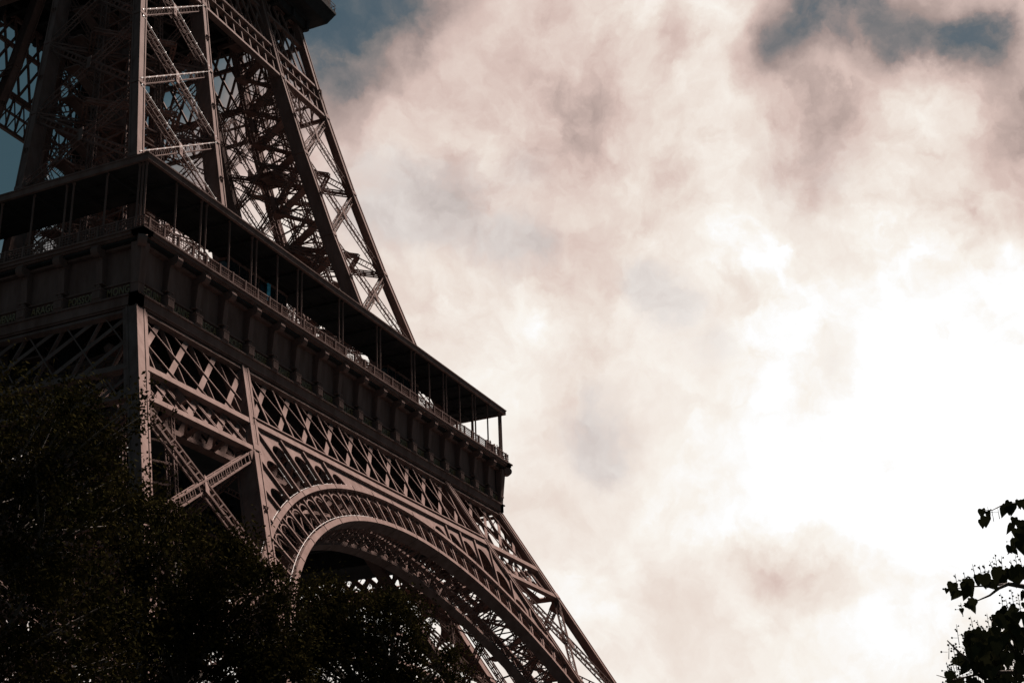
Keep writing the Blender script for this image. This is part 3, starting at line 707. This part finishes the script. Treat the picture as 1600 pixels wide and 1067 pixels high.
def broadleaf(base, lobes, nleaf, size, label, group, trunk_r=.35):
    root = bpy.data.objects.new('leafy_tree', None); col.objects.link(root); root.location = base
    tag(root, label, 'tree', group)
    vol = np.array([l[3]**2 for l in lobes]); cnt = (vol/vol.sum()*nleaf).astype(int)
    P = []
    tm = MB(); top = max(l[2] for l in lobes)
    zseg = np.linspace(0, top*.8, 7); px_ = np.cumsum(np.r_[0, rng.normal(0, .15, 6)]); py_ = np.cumsum(np.r_[0, rng.normal(0, .15, 6)])
    for i in range(6): tm.cyl((px_[i], py_[i], zseg[i]), (px_[i+1], py_[i+1], zseg[i+1]), trunk_r*(1-.13*i), trunk_r*(1-.13*(i+1)), 9)
    for (lx, ly, lz, r), n in zip(lobes, cnt):
        # sub-clumps spread through the lobe, leaves spread round each clump
        ns = max(6, int(r*r*9)); d = rng.normal(size=(ns, 3)); d /= np.linalg.norm(d, axis=1)[:, None]
        cc = np.array([lx, ly, lz])+d*(r*rng.uniform(.35, 1.0, (ns, 1))**.6)*np.array([1, 1, .85])
        w = rng.integers(0, ns, n); rad = rng.uniform(.25, .75, ns)
        P.append(cc[w]+rng.normal(size=(n, 3))*rad[w][:, None]*.55)
        k = int(np.clip(np.searchsorted(zseg, lz-r*.8)-1, 0, 5)); s = np.array([px_[k], py_[k], zseg[k]]); e = np.array([lx, ly, lz])
        mid_ = (s+e)/2+rng.normal(0, .3, 3); tm.cyl(s, mid_, trunk_r*.4, trunk_r*.25, 6); tm.cyl(mid_, e, trunk_r*.25, .04, 6)
        for q_ in cc[:10]: tm.cyl(mid_, q_, .05, .015, 4)
    P = np.concatenate(P)
    tm.build('trunk', BARK, root)
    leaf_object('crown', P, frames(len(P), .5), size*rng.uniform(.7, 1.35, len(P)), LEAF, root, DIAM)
    return root
def polar(az_, d): return np.array([CAM[0]+d*math.cos(R(az_)), CAM[1]+d*math.sin(R(az_)), GZ])
def lobes_from(az0, d0, spec):              # spec: (azimuth, height above ground, radius, depth shift)
    b0 = polar(az0, d0); out = []
    for a, h, r, dd in spec:
        q_ = polar(a, d0+dd); out.append((q_[0]-b0[0], q_[1]-b0[1], h, r))
    return tuple(b0), out
b, l = lobes_from(45.5, 38, [(40.6, 15.2, 1.5, 0), (42.0, 13.8, 2.2, 1), (41.0, 12.0, 2.3, -1), (44.5, 14.2, 2.8, 0), (47.5, 14.5, 3.4, 1), (51, 13.0, 3.2, 0), (43, 10.0, 3.0, -1), (47, 10, 3.6, 0), (41.0, 9.0, 2.2, 1), (50, 9, 3, 1), (44, 6.8, 2.6, 0), (40.8, 6.5, 2.0, -1)])
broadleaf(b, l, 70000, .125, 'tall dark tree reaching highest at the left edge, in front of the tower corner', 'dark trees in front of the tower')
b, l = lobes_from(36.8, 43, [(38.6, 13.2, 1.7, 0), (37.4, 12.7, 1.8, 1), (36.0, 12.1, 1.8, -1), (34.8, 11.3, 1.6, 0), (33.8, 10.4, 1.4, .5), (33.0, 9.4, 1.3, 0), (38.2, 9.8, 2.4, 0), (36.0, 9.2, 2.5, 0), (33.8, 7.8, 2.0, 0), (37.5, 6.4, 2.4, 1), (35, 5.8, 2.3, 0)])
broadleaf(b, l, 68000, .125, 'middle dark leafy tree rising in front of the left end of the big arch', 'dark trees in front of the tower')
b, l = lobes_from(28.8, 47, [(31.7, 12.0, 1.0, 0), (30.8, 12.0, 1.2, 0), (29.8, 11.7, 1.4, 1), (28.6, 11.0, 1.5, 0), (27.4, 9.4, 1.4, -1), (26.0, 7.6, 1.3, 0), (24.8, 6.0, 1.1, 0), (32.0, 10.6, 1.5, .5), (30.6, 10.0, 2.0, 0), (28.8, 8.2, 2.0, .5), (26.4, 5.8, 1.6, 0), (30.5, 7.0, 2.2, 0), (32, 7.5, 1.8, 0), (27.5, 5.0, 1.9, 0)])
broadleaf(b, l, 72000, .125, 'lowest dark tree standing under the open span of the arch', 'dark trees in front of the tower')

# large heart-leaved tree at the right edge, close to the camera
HEART = [(0, 0, 0), (-.10, .22, .02), (-.02, .40, .05), (.22, .44, .03), (.55, .28, -.03), (1.0, 0, -.12), (.55, -.28, -.03), (.22, -.44, .03), (-.02, -.40, .05), (-.10, -.22, .02)]
troot = bpy.data.objects.new('flowering_tree', None); col.objects.link(troot)
D0 = 21.0; base = polar(1.2, D0); troot.location = base
tag(troot, 'tree with big heart shaped leaves and upright bud spikes cut off by the right edge', 'tree')
AX = np.array([math.cos(R(3)), math.sin(R(3)), 0]); LT = np.array([-AX[1], AX[0], 0])     # depth axis and leftward axis
def loc(x, y, dd=0.0):                       # measured bearing at distance D0+dd, local to the tree base
    d = np.array(pd(x, y)); return CAM+d*((D0+dd)/(d@AX))-np.array(base)
tb = MB()
def limb(pts, r0, r1):
    for i in range(len(pts)-1):
        a, b_ = r0+(r1-r0)*i/(len(pts)-1), r0+(r1-r0)*(i+1)/(len(pts)-1); tb.cyl(pts[i], pts[i+1], a, b_, 7)
trunk = [np.array([0, 0, 0]), np.array([.1, .05, 2.0]), np.array([.0, .1, 4.0]), np.array([.1, 0, 6.2])]
limb(trunk, .22, .08)
limb([trunk[2], loc(1660, 1000, .3), loc(1630, 930, .2), loc(1600, 916, 0), loc(1575, 912, -.1), loc(1560, 919, -.1), loc(1546, 930, -.2), loc(1525, 939, -.2)], .06, .008)
limb([loc(1575, 912, -.1), loc(1540, 915, 0), loc(1515, 916, .1), loc(1490, 920, .1)], .018, .006)
limb([trunk[3], loc(1660, 840, .5), loc(1625, 795, .3), loc(1595, 785, .3), loc(1575, 790, .3)], .05, .008)
limb([loc(1595, 785, .3), loc(1568, 788, .2), loc(1550, 797, .1), loc(1537, 797, 0)], .012, .004)
limb([loc(1625, 795, .3), loc(1600, 830, .2), loc(1588, 850, .2), loc(1574, 866, .2)], .02, .005)
limb([trunk[1], loc(1620, 1050, .3), loc(1570, 1000, .2), loc(1550, 970, 0)], .07, .01)
limb([loc(1620, 1050, .3), loc(1540, 1050, 0), loc(1500, 1020, -.2), loc(1480, 1000, -.3)], .04, .008); limb([loc(1540, 1050, 0), loc(1490, 1062, 0), loc(1463, 1054, 0)], .02, .004)
limb([trunk[2], loc(1700, 960, -.5), loc(1760, 880, -1)], .06, .02); limb([trunk[3], loc(1700, 780, 0), loc(1750, 730, .3)], .05, .01)
tb.build('trunk', BARK, troot)
LP, LS = [], []
for x, y, s in [(1509, 908, .30), (1514, 915, .26), (1489, 910, .2), (1498, 921, .22), (1494, 926, .14), (1480, 919, .1), (1536, 897, .26), (1530, 900, .2), (1540, 902, .2), (1546, 910, .18), (1557, 890, .24), (1562, 892, .24), (1568, 898, .2), (1584, 886, .26), (1578, 892, .26), (1590, 890, .3), (1600, 886, .3), (1516, 938, .22), (1510, 942, .14), (1520, 936, .18), (1502, 950, .1),
                (1534, 795, .17), (1540, 806, .2), (1571, 792, .2), (1583, 786, .22), (1577, 790, .16), (1592, 781, .16), (1600, 783, .16), (1581, 818, .2), (1590, 826, .22), (1597, 832, .3), (1589, 843, .22), (1595, 846, .24), (1578, 852, .14), (1575, 858, .1), (1600, 815, .25), (1585, 808, .14), (1600, 925, .14)]:
    LP.append(loc(x, y, random.uniform(-.5, .5))); LS.append(s*.9)
    LP.append(loc(x+random.uniform(-7, 9), y+random.uniform(-5, 7), random.uniform(-.5, .5))); LS.append(s*random.uniform(.4, .75))
def inside(px, py, poly):
    r_ = False
    for i in range(len(poly)):
        (x1, y1), (x2, y2) = poly[i], poly[i-1]
        if (y1 > py) != (y2 > py) and px < (x2-x1)*(py-y1)/(y2-y1)+x1: r_ = not r_
    return r_
dense = [(1556, 952), (1575, 945), (1600, 940), (1640, 930), (1760, 900), (1760, 1300), (1500, 1300), (1530, 1040), (1522, 1000), (1538, 985), (1552, 975)]
loose = [(1515, 985), (1535, 970), (1560, 965), (1560, 1100), (1465, 1120), (1480, 1050), (1497, 1010)]
n_ = 0
while n_ < 1150:
    x, y = random.uniform(1490, 1760), random.uniform(900, 1300)
    if inside(x, y, dense): LP.append(loc(x, y, random.uniform(-1.2, 1.2))); LS.append(random.uniform(.11, .23)); n_ += 1
n_ = 0
while n_ < 75:
    x, y = random.uniform(1465, 1560), random.uniform(965, 1110)
    if inside(x, y, loose): LP.append(loc(x, y, random.uniform(-.6, .6))); LS.append(random.uniform(.12, .24)); n_ += 1
for _ in range(160): LP.append(loc(random.uniform(1625, 1790), random.uniform(700, 930), random.uniform(-1.5, 1.5))); LS.append(random.uniform(.18, .3))
LP = np.array(LP); nL = len(LP)
a = np.zeros((nL, 3)); a[:, 2] = -1; a += rng.normal(0, .38, (nL, 3)); a /= np.linalg.norm(a, axis=1)[:, None]
fn = -AX[None, :]+rng.normal(0, .45, (nL, 3)); bq = np.cross(fn, a); bq /= np.linalg.norm(bq, axis=1)[:, None]; cq = np.cross(a, bq)
leaf_object('crown', LP, np.stack([a, bq, cq], 1), np.array(LS), LEAF2, troot, HEART)
bd = MB()
def spike(x, y, h, dd=0.0, lean=0.0):        # upright panicle of round buds
    p = loc(x, y, dd); top = p+np.array([0, 0, h])+LT*lean
    bd.cyl(p-np.array([0, 0, .1]), top, .006, .003, 4)
    k = int(h/.035)
    for i in range(k):
        f_ = i/k; rr = .075*(1-f_)+.012; an = i*2.4; q_ = p+(top-p)*f_+LT*rr*math.cos(an)+AX*rr*math.sin(an)+np.array([0, 0, .012])
        bd.cyl(p+(top-p)*f_, q_, .003, .003, 3); bd.ball(q_, random.uniform(.010, .017), 5, 4)
for x, y, h, ln in [(1559, 888, .26, 0), (1554, 890, .18, .04), (1565, 886, .2, -.03), (1590, 884, .2, 0), (1582, 886, .15, 0), (1597, 884, .17, 0), (1525, 898, .2, .02), (1533, 894, .14, 0), (1540, 892, .14, .0), (1495, 908, .15, 0), (1508, 902, .12, .0), (1484, 916, .1, .0), (1503, 948, .1, .0), (1570, 960, .34, 0), (1586, 952, .34, 0), (1578, 955, .22, .02), (1595, 950, .25, 0), (1523, 985, .24, .02), (1530, 982, .16, 0), (1546, 978, .22, 0), (1552, 975, .14, 0), (1494, 1035, .3, 0), (1500, 1030, .28, .03), (1510, 1022, .24, 0), (1488, 1060, .2, .02), (1516, 1015, .2, 0), (1505, 1055, .2, 0), (1545, 798, .1, 0), (1551, 800, .06, .0), (1560, 796, .06, .0), (1590, 780, .06, 0), (1590, 815, .1, 0), (1583, 842, .1, 0), (1560, 1000, .2, 0), (1575, 1030, .2, 0), (1590, 1010, .2, 0)]:
    spike(x, y+4, h, random.uniform(-.3, .3), ln)
for _ in range(60): spike(random.uniform(1480, 1600), random.uniform(990, 1070), random.uniform(.08, .2), random.uniform(-.8, .8), random.uniform(-.05, .05))
bd.build('bud_spike', LEAF2, troot)
print('verts', sum(len(o.data.vertices) for o in bpy.data.objects if o.type == 'MESH'))
